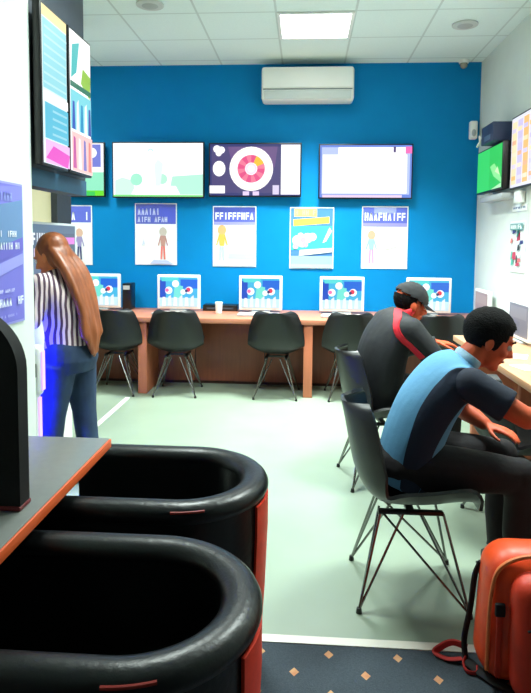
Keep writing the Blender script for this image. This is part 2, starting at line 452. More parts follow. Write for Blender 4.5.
mb = MB(); mb.box((-1.3245, 2.797, 1.652), (-1.318, 3.555, 1.74), BLUEGREY, .002); mb.build('lower_band', o, off=(-1.42, 2.795, 1.652))
GPT = 'portrait screens on the left board'
tv(2.80, 3.115, 1.748, 2.51, -1.25, PI / 2, 'nearer portrait screen on dark board with pale cyan tables', art_l1, GPT, .065)
tv(3.135, 3.46, 1.75, 2.51, -1.25, PI / 2, 'farther portrait screen on dark board with colourful figures', art_l2, GPT, .065)
def art_r(a):
    a.rect(0, 0, 1, 1, L((240, 240, 250)))
    cs = [(255, 236, 190), (214, 204, 240), (255, 200, 120), (230, 225, 250), (255, 240, 210), (245, 190, 150), (220, 215, 245)]
    for k in range(7):
        a.rect(.02 + k * .14, .04, .13 + k * .14, .94, L(cs[k]))
        for j in range(5): a.rect(.03 + k * .14, .1 + j * .17, .12 + k * .14, .16 + j * .17, L(cs[(k + j + 2) % 7]))
def art_g(a):
    a.rect(0, 0, 1, 1, L((52, 205, 84))); a.rect(0, 0, .52, 1, L((60, 215, 100)))
    a.shape([(.55, .55), (.72, .6), (1, .2), (1, .1), (.7, .3)], L((150, 240, 150))); a.shape([(.6, .0), (1, .0), (1, .1)], L((190, 250, 190)))
    a.shape([(.75, .4), (.85, .5), (.95, .28)], L((215, 250, 190)))
tv(3.93, 4.9, 1.81, 2.365, 1.6, -PI / 2, 'large screen on right white wall with orange and lilac columns', art_r)
tv(4.92, 5.62, 1.825, 2.2, 1.545, -PI / 2, 'bright green screen near the corner on right white wall', art_g, None, .1)
t = thing('media_box', 'dark blue box on bracket above the green screen', 'box', (1.57, 5.12, 2.215))
mb = MB(); mb.box((-.085, -.12, 0), (.075, .2, .15), mat('navy_case', (44, 58, 92), .5), .006); mb.build('case', t)
mb = MB(); mb.box((-.088, -.06, .02), (-.0855, .1, .06), mat('navy_front', (90, 110, 140), .4)); mb.build('front_slot', t)
mb = MB(); mb.tube([(-.07, .21, .05), (-.09, .24, .09), (-.075, .27, .05), (-.09, .3, .01), (-.07, .33, .04)], .008, PLASTIC, 8)
tag(mb.build('white_cable', None, loc=(1.57, 5.12, 2.215)), 'curled white cable by the dark box over green screen', 'cable')
mb = MB(); mb.box((1.54, 4.9, 1.745), (1.653, 5.5, 1.79), GREYPL, .006); tag(mb.build('wall_shelf', None, off=(1.6, 5.2, 1.745), loc=(1.6, 5.2, 1.745)), 'slim grey shelf under the green screen', 'shelf')
mb = MB(); mb.box((1.6, 4.69, 1.7), (1.653, 4.8, 1.79), PLASTIC, .006); tag(mb.build('wall_socket', None, off=(1.63, 4.745, 1.7), loc=(1.63, 4.745, 1.7)), 'white box on right wall below the large screen', 'socket')

# ------------------------------------------------------------------ posters
def poster(c, plane, z0, w, h, rotz, label, art, group=None, edge=PAPER, name='poster'):
    loc = (c, plane, z0) if rotz == 0 else (plane, c, z0)
    mb = MB(); mb.box((-w / 2, -.006, 0), (w / 2, -.001, h), edge)
    a = Art(mb, w - .02, h - .02, -.006, .01); art(a)
    return tag(mb.build(name, None, loc=loc, rotz=rotz, smooth=False), label, 'poster', group)
F = flat
HD = F((92, 104, 206)); HD2 = F((70, 84, 178)); PW = F((250, 252, 252))
def figure(a, x, y, s, top, legs, skin, lean=0):
    a.disc(x, y + .30 * s, .028 * s / .6, F(skin), ry=.034 * s / .6)
    a.shape([(x - .06 * s, y), (x + .06 * s, y), (x + .09 * s, y + .22 * s), (x - .09 * s, y + .22 * s)], F(top))
    a.shape([(x - .09 * s, y + .2 * s), (x - .16 * s, y + .02 * s), (x - .13 * s, y), (x - .06 * s, y + .17 * s)], F(top))
    a.shape([(x + .09 * s, y + .2 * s), (x + .16 * s, y + .02 * s), (x + .13 * s, y), (x + .06 * s, y + .17 * s)], F(top))
    a.shape([(x - .06 * s, y), (x - .005 * s, y), (x - .03 * s, y - .28 * s), (x - .08 * s, y - .28 * s)], F(legs))
    a.shape([(x + .005 * s, y), (x + .06 * s, y), (x + .08 * s, y - .28 * s), (x + .03 * s, y - .28 * s)], F(legs))
def art_p0(a):
    a.rect(0, 0, 1, 1, PW); a.rect(0, .72, 1, 1, HD); a.scrawl(.05, .76, .95, .9, 8, PW, 3); figure(a, .7, .3, .8, (160, 150, 200), (60, 70, 120), (220, 180, 160))
def art_p1(a):
    a.rect(0, 0, 1, 1, PW); a.rect(0, .67, 1, 1, HD); a.rect(.6, .7, 1, .95, F((84, 98, 214)))
    a.scrawl(.04, .82, .6, .93, 6, F((205, 212, 250)), 5); a.scrawl(.04, .7, .8, .79, 9, F((205, 212, 250)), 6)
    figure(a, .68, .3, .8, (196, 150, 140), (232, 120, 110), (205, 195, 185)); a.shape([(.35, .0), (.95, .0), (.8, .06), (.45, .07)], F((196, 206, 240)))
    a.shape([(.15, .3), (.22, .34), (.2, .42)], F((215, 225, 240)))
def art_p2(a):
    a.rect(0, 0, 1, 1, PW); a.rect(0, .7, 1, 1, HD); a.rect(0, .92, 1, 1, HD2); a.scrawl(.03, .79, .97, .91, 9, PW, 11); a.rect(0, .7, 1, .75, F((160, 160, 236)))
    a.rect(.35, .12, 1, .22, F((190, 245, 220))); a.rect(.0, .0, 1, .05, F((205, 245, 245)))
    figure(a, .2, .34, .9, (248, 190, 84), (190, 214, 210), (240, 180, 120))
def art_p3(a):
    a.rect(0, 0, 1, 1, F((70, 130, 196))); a.rect(.08, .86, .62, .99, F((250, 214, 110))); a.shape([(.06, .7), (.92, .75), (.92, .86), (.06, .81)], F((252, 220, 80)))
    a.scrawl(.1, .88, .6, .97, 6, F((238, 190, 150)), 4); a.rect(0, .3, 1, .7, F((60, 205, 196)))
    for x, y, r in ((.16, .46, .05), (.28, .42, .045), (.4, .5, .05), (.52, .52, .04), (.24, .54, .03)): a.disc(x, y, r, F((232, 240, 236)))
    for x, y in ((.12, .36), (.35, .39), (.3, .47)): a.disc(x, y, .028, F((190, 160, 200)))
    a.shape([(.76, .42), (.84, .44), (.98, .62), (.92, .68)], PW); a.shape([(.2, .2), (1, .27), (1, .34), (.22, .3)], F((240, 250, 226)))
    a.rect(0, .06, 1, .2, F((150, 176, 226))); a.rect(0, 0, 1, .06, F((170, 230, 226)))
def art_p4(a):
    a.rect(0, 0, 1, 1, PW); a.rect(0, .68, 1, 1, HD); a.rect(.25, .9, .75, 1, F((150, 160, 220))); a.scrawl(.03, .78, .97, .91, 9, PW, 21); a.rect(0, .68, 1, .74, F((150, 146, 226)))
    figure(a, .2, .3, .8, (150, 190, 190), (190, 150, 190), (216, 168, 140)); a.shape([(.4, .28), (.8, .36), (.8, .4), (.4, .32)], F((225, 245, 235)))
GP = 'posters under the televisions on the blue wall'
poster(-2.385, D, 1.13, .43, .605, 0, 'leftmost poster on blue wall, a white sliver beside the dark post', art_p0, GP)
poster(-1.512, D, 1.139, .428, .62, 0, 'white poster with blue header and small pink figure at right', art_p1, GP)
poster(-.714, D, 1.128, .436, .605, 0, 'blue headed poster with orange figure at left, under wheel screen', art_p2, GP)
poster(.057, D, 1.117, .436, .61, 0, 'turquoise poster with yellow bars and white players', art_p3, GP)
poster(.774, D, 1.126, .45, .613, 0, 'blue headed poster with dark figure at left, rightmost on blue wall', art_p4, GP)
def art_pl(a):
    pu = F((116, 112, 206))
    a.rect(0, 0, 1, 1, pu)
    a.shape([(0, .74), (1, .9), (1, 1), (0, .93)], F((128, 128, 222))); a.shape([(0, .4), (1, .6), (1, .9), (0, .74)], F((102, 136, 182)))
    a.shape([(0, .30), (1, .52), (1, .62), (0, .42)], F((104, 98, 194))); a.shape([(0, .2), (1, .42), (1, .5), (0, .3)], F((150, 150, 226)))
    a.scrawl(.5, .88, .85, .94, 8, F((150, 160, 230)), 2)
    a.scrawl(.15, .62, .9, .665, 22, F((236, 240, 252)), 31); a.scrawl(.05, .53, .98, .58, 26, F((236, 240, 252)), 32)
    a.scrawl(.25, .22, .85, .245, 26, F((210, 212, 245)), 33); a.scrawl(.1, .12, .98, .18, 20, F((232, 236, 252)), 34); a.scrawl(.2, .04, .9, .06, 30, F((160, 160, 225)), 35)
poster(2.36, -1.299, 1.02, .64, .622, PI / 2, 'purple poster with white lettering on near left white wall', art_pl, None, mat('purple_edge', (150, 150, 225), .5))
def art_pr(a):
    a.rect(0, 0, 1, 1, F((225, 232, 232)))
    cs = [(196, 60, 90), (40, 120, 110), (60, 70, 130), (250, 250, 250), (90, 180, 160), (220, 120, 120), (50, 60, 60)]
    rnd = random.Random(5)
    for k in range(16):
        x, y = rnd.uniform(.05, .7), rnd.uniform(.05, .8); w, h = rnd.uniform(.12, .3), rnd.uniform(.08, .2)
        a.shape([(x, y), (x + w, y + .03), (x + w * .9, y + h), (x + .05, y + h * .9)], F(cs[k % 7]))
    a.rect(.05, .84, .95, .97, F((90, 150, 150))); a.scrawl(.1, .86, .9, .95, 6, PW, 41)
poster(4.82, XR - .001, 1.165, .33, .40, -PI / 2, 'colourful poster on right white wall below the large screen', art_pr)
def art_nt(a):
    a.rect(0, 0, 1, 1, PW); a.scrawl(.05, .3, .95, .8, 5, F((60, 90, 150)), 51)
poster(4.80, XR - .001, 1.64, .32, .05, -PI / 2, 'narrow notice strip on right wall under the white box', art_nt, name='notice')

# ------------------------------------------------------------------ desks
t = thing('wall_desk', 'long brown desk along the blue wall with upright panels', 'desk', (-.75, 5.6, 0))
OF = (-.75, 5.6, 0)
mb = MB(); mb.box((-3.1, 5.25, .655), (XR - .005, 5.985, .70), WOOD, .005); mb.build('worktop', t, off=OF)
for x in (-3.08, -1.5, -.008, 1.55):
    mb = MB(); mb.box((x, 5.27, 0.001), (x + .08, 5.7, .6545), WOODV, .004); mb.build('upright_panel', t, off=OF)
mb = MB()
for k in range(7):
    x0 = -3.07 + k * .672
    mb.box((x0 + .003, 5.702, .03), (x0 + .669, 5.73, .6545), CAB, .003)
mb.build('back_panel', t, off=OF)
mb = MB(); mb.box((-3.07, 5.72, .001), (1.64, 5.735, .0295), mat('plinth', (60, 34, 26), .7)); mb.build('plinth', t, off=OF)

t = thing('side_desk', 'pale wooden desk along the right white wall before the seated men', 'desk', (1.3, 3.5, 0)); OF = (1.3, 3.5, 0)
mb = MB(); mb.box((1.08, 2.14, .68), (XR - .02, 4.42, .72), WOODY, .005); mb.build('worktop', t, off=OF)
for y in (2.16, 3.42, 4.36):
    mb = MB(); mb.box((1.22, y, .001), (XR - .02, y + .05, .6795), WOODV, .003); mb.build('upright_panel', t, off=OF)

# white framed screens
def art_desk(a, seed=0):
    rnd = random.Random(seed)
    a.rect(0, 0, 1, 1, L((70, 190, 235))); a.rect(0, .25, .16, .9, L((20, 80, 200))); a.rect(.55, .62, 1, .93, L((30, 110, 225)))
    a.rect(.05, .86, .5, 1, L((90, 225, 225))); a.shape([(.36, .3), (.6, .3), (.62, .7), (.4, .75)], L((120, 235, 220)))
    a.rect(0, 0, 1, .3, L((205, 240, 250)))
    for x, y, r in ((.42, .78, .034), (.24, .55, .036), (.78, .56, .036), (.62, .5, .026)): a.disc(x, y, r, WH)
    for k in range(6): a.shape([(.06 + k * .15, .02), (.17 + k * .15, .02), (.15 + k * .15, .32 + .08 * (k % 2)), (.08 + k * .15, .33)], L((238, 246, 255)) if k % 2 else L((255, 255, 255)))
    a.disc(.2, .56, .018, L((250, 120, 180))); a.disc(.76, .58, .022, L((235, 60, 90))); a.disc(.71, .54, .014, L((40, 50, 110)))
def art_pink(a):
    a.rect(0, 0, 1, 1, L((226, 196, 190), .6)); a.rect(.1, .5, .9, .9, L((235, 210, 200), .6)); a.rect(.1, .1, .6, .4, L((215, 185, 185), .6))
def art_greyscr(a):
    a.rect(0, 0, 1, 1, L((182, 182, 192), .6)); a.rect(.08, .55, .92, .92, L((200, 200, 206), .6)); a.rect(.08, .1, .6, .45, L((170, 172, 186), .6))
def monitor(loc, rotz, w, h, label, art, group):
    t = thing('desk_screen', label, 'screen', loc, rotz, group)
    mb = MB(); mb.box((-w / 2, 0, .02), (w / 2, .035, h), PLASTIC, .008, 3); mb.build('frame', t)
    mb = MB(); a = Art(mb, w - .05, h - .07, -.0005, .045); art(a); mb.build('display', t, smooth=False)
    mb = MB(); mb.box((-.09, -.01, 0), (.09, .12, .012), GREYPL, .004); mb.box((-.03, .037, .008), (.03, .06, .2), GREYPL, .004); mb.build('stand', t)
    return t
GS = 'white framed screens on the long desk'
lab = ['white framed desk screen partly behind the woman\'s long hair', 'white framed desk screen under poster with pink figure', 'white framed desk screen under poster with orange figure',
       'white framed desk screen under the turquoise poster', 'white framed desk screen behind man in black cap']
for (x0, x1), l in zip(((-2.235, -1.812), (-1.442, -1.019), (-.639, -.22), (.14, .564), (.961, 1.382)), lab):
    monitor(((x0 + x1) / 2, 5.76, .70), 0, x1 - x0, .355, l, art_desk, GS)
monitor((1.585, 5.5, .70), -PI / 2, .42, .27, 'small pinkish desk screen in the corner by the white wall', art_pink, None)
monitor((1.45, 4.16, .72), -PI / 2, .41, .285, 'grey desk screen against right wall beyond the man in blue', art_greyscr, None)
mb = MB(); mb.box((-1.80, 5.79, .701), (-1.715, 5.95, .96), BLACK, .006); o = mb.build('computer_tower', None, off=(-1.76, 5.87, .701), loc=(-1.76, 5.87, .701)); tag(o, 'upright black box beside the leftmost desk screen', 'computer')
mb = MB(); mb.box((-1.79, 5.785, .9), (-1.725, 5.7895, .94), GREYPL); mb.build('front_vent', o, off=(-1.76, 5.87, .701))
t = thing('keyboard', 'grey keyboard before the screen under the pink figure poster', 'keyboard', (-1.22, 5.5, .701), 0, 'grey keyboards on the long desk')
mb = MB(); mb.box((-.2, -.065, 0), (.2, .065, .018), GREYPL, .004); mb.build('body', t)
mb = MB()
for r in range(4):
    for c in range(14): mb.box((-.185 + c * .0265, -.05 + r * .026, .0183), (-.163 + c * .0265, -.029 + r * .026, .023), PLASTIC)
mb.build('keys', t, smooth=False)
dup(t, (-.42, 5.5, .701), 0, 'grey keyboard before the screen under the orange figure poster')
dup(t, (.35, 5.5, .701), 0, 'grey keyboard before the screen under the turquoise poster')
t2 = dup(t, (1.22, 2.9, .721), -PI / 2, 'grey keyboard on side desk beyond the man in blue', 'grey keyboards on the side desk')
t = thing('cup', 'small white cup on the long desk between two screens', 'cup', (-.815, 5.62, .701))
mb = MB(); mb.tube([(0, 0, 0), (0, 0, .002), (0, 0, .1)], [.026, .028, .036], PLASTIC, 20); mb.build('body', t)
mb = MB(); mb.tube([(0, 0, .1005), (0, 0, .108)], [.038, .036], PAPER, 20); mb.build('lid', t)
mb = MB(); mb.box((-1.0, 5.80, .701), (-.66, 5.95, .76), BLACK, .006); o = mb.build('set_top_box', None, off=(-.83, 5.87, .701), loc=(-.83, 5.87, .701)); tag(o, 'flat black box lying behind the white cup on desk', 'box')
mb = MB(); mb.box((-.96, 5.798, .72), (-.7, 5.7995, .735), DARKGREY); mb.build('front_slot', o, off=(-.83, 5.87, .701))
rnd = random.Random(3)
for k, (x, y, a, l) in enumerate(((1.2, 3.3, .3, 'loose white slip of paper at the edge of side desk'), (1.27, 3.62, -.4, 'white slip of paper near the grey screen on side desk'))):
    mb = MB(); mb.box((-.05, -.075, 0), (.05, .075, .002), PAPER); tag(mb.build('paper_slip', None, loc=(x, y, .721), rotz=a), l, 'paper', 'paper slips on the side desk')

# ------------------------------------------------------------------ shell chairs with wire legs
def catmull(P, n):
    P = [Vector(p) for p in P]; out = []
    for i in range(len(P) - 1):
        p0, p1, p2, p3 = P[max(i - 1, 0)], P[i], P[i + 1], P[min(i + 2, len(P) - 1)]
        for k in range(n):
            t = k / n
            out.append(0.5 * ((2 * p1) + (p2 - p0) * t + (2 * p0 - 5 * p1 + 4 * p2 - p3) * t * t + (3 * p1 - p0 - 3 * p2 + p3) * t ** 3))
    out.append(P[-1]); return out
def make_chair(label, group):
    t = thing('shell_chair', label, 'chair', (0, 0, 0), 0, group)
    prof = [(.235, .395, .15), (.225, .412, .195), (.16, .418, .22), (.04, .405, .23), (-.08, .402, .24), (-.165, .425, .25), (-.215, .50, .252), (-.24, .60, .24), (-.26, .70, .21), (-.272, .755, .18), (-.277, .775, .13)]
    rows = catmull(prof, 3); bm = bmesh.new(); nu = 16; grid = []
    for i, (x, z, hw) in enumerate(rows):
        s = i / (len(rows) - 1); bk = min(1, max(0, (s - .38) / .25)); st = min(1, max(0, s / .15)) * (1 - bk) + bk * .15
        row = []
        for j in range(nu + 1):
            u = -1 + 2 * j / nu; w = abs(u) ** 2.6
            row.append(bm.verts.new((x + .1 * w * bk, hw * u, z + .075 * w * st - .028 * (1 - w) * math.sin(PI * min(1, s / .5)))))
        grid.append(row)
    for i in range(len(grid) - 1):
        for j in range(nu): bm.faces.new((grid[i][j], grid[i][j + 1], grid[i + 1][j + 1], grid[i + 1][j]))
    bmesh.ops.recalc_face_normals(bm, faces=bm.faces)
    bmesh.ops.solidify(bm, geom=list(bm.faces), thickness=.014)
    mb = MB(); mb.bm.free(); mb.bm = bm; mb.mi(CHAIRBLK); mb.build('seat_shell', t, angle=60)
    mb = MB()
    mb.box((-.13, -.10, .345), (.12, -.075, .362), BLACK, .004); mb.box((-.13, .075, .345), (.12, .10, .362), BLACK, .004); mb.box((-.02, -.09, .346), (.01, .09, .361), BLACK); mb.build('under_frame', t)
    for sx in (1, -1):
        for sy in (1, -1):
            mb = MB(); f = (sx * .205, sy * .188, .012)
            mb.tube([f, (sx * .12, sy * .088, .35)], .0055, CHROME, 8)
            mb.tube([f, (sx * .03, sy * .085, .35)], .005, CHROME, 8)
            if sx > 0: mb.tube([f, (-.115, sy * .085, .35)], .005, CHROME, 8)
            else: mb.tube([f, (-.12, sy * .035, .35)], .005, CHROME, 8)
            lg = mb.build('leg', t)
            mb = MB(); mb.tube([(f[0], f[1], .0008), (f[0], f[1], .02)], [.012, .009], BLACK, 10); mb.build('foot_cap', lg)
    return t
GC = 'black shell chairs tucked under the long desk'
c0 = make_chair('black shell chair under long desk, half hidden by the woman', GC); c0.location = (-1.70, 5.36, 0); c0.rotation_euler.z = PI / 2
for x, l, a in ((-1.15, 'black shell chair before the screen under the pink figure poster', .03), (-.245, 'black shell chair before the screen under orange figure poster', -.04),
             (.395, 'black shell chair under long desk, left of man in cap', .05), (1.17, 'black shell chair at right end of long desk, behind man in cap', 0)):
    dup(c0, (x, 5.36, 0), PI / 2 + a, l)
GC2 = 'shell chairs along the side desk'
dup(c0, (.424, 2.375, 0), 0, 'black shell chair under the man in blue polo', GC2)
dup(c0, (.452, 3.50, 0), math.radians(9), 'black shell chair under the man in black cap', GC2)
dup(c0, (1.06, 2.96, 0), math.radians(4), 'empty black shell chair at side desk beyond man in blue', GC2)

# ------------------------------------------------------------------ table, divider, tub chairs
OF = (-.96, 1.2, 0)
t = thing('low_table', 'dark grey table with orange edge beside the black tub chairs', 'table', OF)
mb = MB(); mb.box((-1.28, .5, .70), (-.650, 1.937, .73), TABLETOP, .002); mb.build('tabletop', t, off=OF)
mb = MB(); mb.box((-.6498, .502, .701), (-.643, 1.935, .729), ORANGEEDGE, .002); mb.build('edge_band', t, off=OF)
mb = MB(); mb.box((-.88, .9, .0075), (-.85, 1.86, .6995), FELT, .004); mb.build('panel_leg', t, off=OF)
mb = MB(); mb.box((-1.24, .9, .0075), (-1.21, 1.86, .6995), BLACK, .004); mb.build('panel_leg', t, off=OF)

OF = (-.93, 1.41, .7305)
mb = MB()
pts = []
x0, x1, z0, z1, r, r2 = -1.2, -.69, .742, 1.235, .17, .1
for k in range(13):
    a = PI / 2 * k / 12
    pts.append((x1 - r + r * math.sin(a) ** 1.0, z1 - r2 - .06 + (r2 + .06) * math.cos(a)))
L_ = [(x0 + r - r * math.cos(PI / 2 * k / 12), z1 - r2 - .06 + (r2 + .06) * math.sin(PI / 2 * k / 12)) for k in range(13)]
out = [(x0, z0)] + L_ + pts + [(x1, z0)]
i0 = mb.mi(FELT)
fa = [mb.bm.verts.new((x, 1.385, z)) for x, z in out]; fb = [mb.bm.verts.new((x, 1.435, z)) for x, z in out]
mb.bm.faces.new(fa); mb.bm.faces.new(fb[::-1])
for k in range(len(out)): mb.bm.faces.new((fa[k], fb[k], fb[(k + 1) % len(out)], fa[(k + 1) % len(out)]))
bmesh.ops.bevel(mb.bm, geom=[e for e in mb.bm.edges if e.calc_face_angle(0) > 1.2], offset=.012, segments=3, affect='EDGES')
dv = mb.build('divider', None, off=OF, loc=OF); tag(dv, 'black round-cornered panel standing on the dark grey table', 'divider')
mb = MB(); mb.box((-1.2, 1.38, .7308), (-.688, 1.44, .7418), mat('red_rail', (120, 36, 40), .5), .003); mb.build('red_base_rail', dv, off=OF)

def make_tub(label):
    t = thing('tub_chair', label, 'chair', (0, 0, 0), 0, 'black tub chairs at the dark table')
    R, TH, S = .26, .082, .42
    def path(r, n=24):
        p = [(-S, r), (-S * .66, r), (-S * .33, r)]
        p += [(r * math.cos(a), r * math.sin(a)) for a in [PI / 2 - PI * k / n for k in range(n + 1)]]
        return p + [(-S * .33, -r), (-S * .66, -r), (-S, -r)]
    po, pi_ = path(R), path(R - TH)
    mb = MB(); i0 = mb.mi(LEATHER)
    zs = [.07, .3, .5, .62]; sc = [.90, .955, .985, .985]
    cols = []
    for (xo, yo), (xi, yi) in zip(po, pi_):
        o = [mb.bm.verts.new((xo * s, yo * s, z)) for z, s in zip(zs, sc)]; i = [mb.bm.verts.new((xi, yi, z)) for z in zs]
        cols.append((o, i))
    for (o0, j0), (o1, j1) in zip(cols[:-1], cols[1:]):
        for k in range(3):
            mb.bm.faces.new((o0[k], o1[k], o1[k + 1], o0[k + 1])); mb.bm.faces.new((j0[k], j0[k + 1], j1[k + 1], j1[k]))
        mb.bm.faces.new((o0[0], j0[0], j1[0], o1[0])); mb.bm.faces.new((o0[3], o1[3], j1[3], j0[3]))
    for (o, j) in (cols[0], cols[-1]):
        for k in range(3): mb.bm.faces.new((o[k], o[k + 1], j[k + 1], j[k]))
    mb.build('outer_shell', t, angle=50)
    mb = MB(); pm = path(R - TH / 2 + .002, 40)
    mb.tube([(x, y, .626) for x, y in pm], (lambda n: [(.034, .045)] * n)(len(pm)), LEATHER, 18, side=(0, 0, 1))
    for s in (1, -1): mb.ell((-S, s * (R - TH / 2 + .002), .626), (.03, .045, .034), LEATHER)
    mb.build('rim_roll', t, angle=60)
    # red panel on the outside of the back
    mb = MB(); mb.mi(RED)
    a0, a1, n = math.radians(-25), math.radians(25), 12; V = []
    for k in range(n + 1):
        a = a0 + (a1 - a0) * k / n
        V.append([[mb.bm.verts.new(((R * s + d) * math.cos(a), (R * s + d) * math.sin(a), z)) for z, s in zip((.08, .3, .5, .60), (.903, .955, .985, .985))] for d in (.001, .009)])
    for k in range(n):
        for q in range(3):
            mb.bm.faces.new((V[k][1][q], V[k + 1][1][q], V[k + 1][1][q + 1], V[k][1][q + 1])); mb.bm.faces.new((V[k][0][q], V[k][0][q + 1], V[k + 1][0][q + 1], V[k + 1][0][q]))
        mb.bm.faces.new((V[k][0][3], V[k][1][3], V[k + 1][1][3], V[k + 1][0][3])); mb.bm.faces.new((V[k][0][0], V[k + 1][0][0], V[k + 1][1][0], V[k][1][0]))
    for k in (0, n):
        for q in range(3): mb.bm.faces.new((V[k][0][q], V[k][1][q], V[k][1][q + 1], V[k][0][q + 1]))
    mb.build('red_back_panel', t)
    mb = MB(); arc = [(.2605 * math.cos(a), .2605 * math.sin(a), .643) for a in [math.radians(d) for d in range(-88, -64, 3)]]
    mb.tube(arc, .004, mat('dark_red_piping', (150, 34, 22), .5), 8); mb.build('red_piping', t)
    mb = MB()
    seat = [(-.36, .16), (-.1, .165)] + [(.165 * math.cos(a), .165 * math.sin(a)) for a in [PI / 2 - PI * k / 16 for k in range(17)]] + [(-.1, -.165), (-.36, -.16)]
    lo = [mb.bm.verts.new((x, y, .1)) for x, y in seat]; hi = [mb.bm.verts.new((x, y, .36)) for x, y in seat]
    mb.mi(LEATHER); mb.bm.faces.new(lo[::-1]); mb.bm.faces.new(hi)
    for k in range(len(seat)): mb.bm.faces.new((lo[k], lo[(k + 1) % len(seat)], hi[(k + 1) % len(seat)], hi[k]))
    bmesh.ops.bevel(mb.bm, geom=[e for e in mb.bm.edges if abs(e.verts[0].co.z - e.verts[1].co.z) < 1e-5 and e.verts[0].co.z > .3], offset=.03, segments=4, affect='EDGES')
    mb.build('seat_cushion', t, angle=50)
    for x, y in ((.14, .12), (.14, -.12), (-.34, .2), (-.34, -.2)):
        mb = MB(); mb.tube([(x, y, .0065), (x, y, .069)], [.018, .024], BLACK, 14); mb.build('foot', t)
    return t
tub = make_tub('nearest black tub chair, cut off by the picture\'s bottom edge'); tub.location = (-.346, 1.2, 0)
dup(tub, (-.374, 1.85, 0), 0, 'second black tub chair, nearer the woman and the pale floor')

# ------------------------------------------------------------------ backpack
OF = (.78, 1.93, 0.0065)
t = thing('travel_bag', 'orange rounded bag standing on carpet by the man\'s legs', 'bag', OF)
mb = MB()
mb.box((.572, 1.80, .012), (1.02, 2.0, .44), ORANGE, .085, 6)
for v in mb.bm.verts:
    v.co.x += (v.co.z - .2) * .05
mb.build('body', t, off=OF, angle=60)
mb = MB(); mb.box((.635, 1.71, .02), (1.0, 1.835, .40), ORANGED, .06, 6)
for v in mb.bm.verts: v.co.y += max(0, v.co.z - .2) * .12
pk = mb.build('front_pocket', t, off=OF, angle=60)
mb = MB(); mb.tube([(.66 + .3 * k / 12, 1.712 , .27 + .035 * math.sin(PI * k / 12)) for k in range(13)], .004, STRAP, 6); mb.build('zip', pk, off=OF)
mb = MB()
rim = [(.585, 1.835, .06), (.582, 1.825, .2), (.588, 1.825, .32), (.61, 1.825, .395), (.68, 1.822, .436), (.8, 1.822, .442), (.95, 1.822, .441)]
mb.tube(catmull(rim, 5), .007, mat('pale_orange_piping', (240, 130, 70), .5), 8); mb.build('piping', t, off=OF)
mb = MB(); mb.box((.592, 1.79, .26), (.622, 1.805, .30), STRAP, .004); mb.build('buckle', t, off=OF)
mb = MB(); mb.box((.60, 1.80, .06), (.615, 1.812, .26), ORANGED, .002); mb.build('compression_strap', t, off=OF)
mb = MB(); mb.tube(catmull([(.78, 1.9, .438), (.80, 1.9, .47), (.85, 1.9, .48), (.9, 1.9, .47), (.92, 1.9, .438)], 5), [(.008, .014)] * 21, STRAP, 8); mb.build('grab_handle', t, off=OF)
mb = MB()
mb.tube(catmull([(.585, 1.93, .36), (.570, 1.94, .31), (.561, 1.945, .2), (.545, 1.95, .08), (.548, 1.93, .02)], 5), [(.010, .007)] * 21, STRAP, 8)
mb.tube(catmull([(.548, 1.93, .02), (.60, 1.86, .016), (.68, 1.78, .016), (.75, 1.74, .02)], 4), [(.007, .02)] * 13, STRAP, 8, side=(0, 0, 1))
mb.build('shoulder_strap', t, off=OF)
mb = MB()
lp = catmull([(.556, 1.95, .05), (.51, 1.965, .055), (.47, 1.97, .03), (.455, 1.965, .014), (.49, 1.94, .013), (.535, 1.935, .02)], 5)
mb.tube(lp, [(.012, .005)] * len(lp), PINKSTRAP, 8)
lp = catmull([(.555, 1.94, .03), (.535, 1.915, .02), (.54, 1.885, .013), (.565, 1.88, .013), (.575, 1.9, .02)], 5)
mb.tube(lp, [(.010, .004)] * len(lp), PINKSTRAP, 8)
mb.build('red_strap_loop', t, off=OF)

# ------------------------------------------------------------------ self-service terminal
OF = (-1.72, 3.55, 0)
t = thing('betting_terminal', 'white terminal with grey header display that the woman stands at', 'terminal', OF)
mb = MB(); mb.box((-1.98, 3.24, .001), (-1.58, 3.95, .95), PLASTIC, .02, 3); mb.build('cabinet', t, off=OF)
mb = MB(); mb.box((-1.66, 3.226, .951), (-1.556, 4.0, 1.495), mat('terminal_frame', (206, 212, 216), .5), .008); hb = mb.build('header_panel', t, off=OF)
mb = MB(); a = Art(mb, .70, .50, 0, 0)
a.rect(0, 0, 1, 1, L((86, 100, 128), .7)); a.rect(0, .9, 1, 1, L((100, 124, 150), .7)); a.scrawl(.03, .76, .45, .9, 7, L((240, 244, 250)), 61); a.rect(.66, .76, .98, .85, L((226, 120, 220)))
a.scrawl(.5, .6, .95, .7, 6, L((150, 165, 190)), 62); a.rect(.05, .1, .6, .6, L((120, 132, 160), .7)); a.scrawl(.1, .62, .45, .72, 6, L((220, 190, 220)), 63)
for v in mb.bm.verts:
    x, y, z = v.co; v.co = (-1.5545 - y, 3.613 + x, .98 + z)
mb.build('header_display', hb, off=OF, smooth=False)
mb = MB(); mb.box((-1.9, 2.90, .001), (-1.345, 2.95, .62), PLASTIC, .012, 3); mb.box((-1.9, 2.895, .60), (-1.325, 2.955, .86), PLASTIC, .025, 4); mb.build('side_panel', t, off=OF)
mb = MB(); mb.box((-1.9, 2.95, .05), (-1.56, 3.24, .9), PLASTIC, .01); mb.build('side_cabinet', t, off=OF)
mb = MB(); mb.box((-1.36, 2.888, .70), (-1.342, 2.8945, .77), BLACK, .003); mb.build('handle_slot', t, off=OF)
mb = MB(); mb.box((-1.3445, 2.91, .1), (-1.338, 2.94, .59), mat('added_violet_glow', (205, 160, 255), .5, emit=1.0)); mb.box((-1.3245, 2.91, .63), (-1.318, 2.94, .83), mat('added_violet_glow', (205, 160, 255))); mb.build('added_violet_glow_strip', t, off=OF)  # violet light on the white panel imitated by an added glowing strip
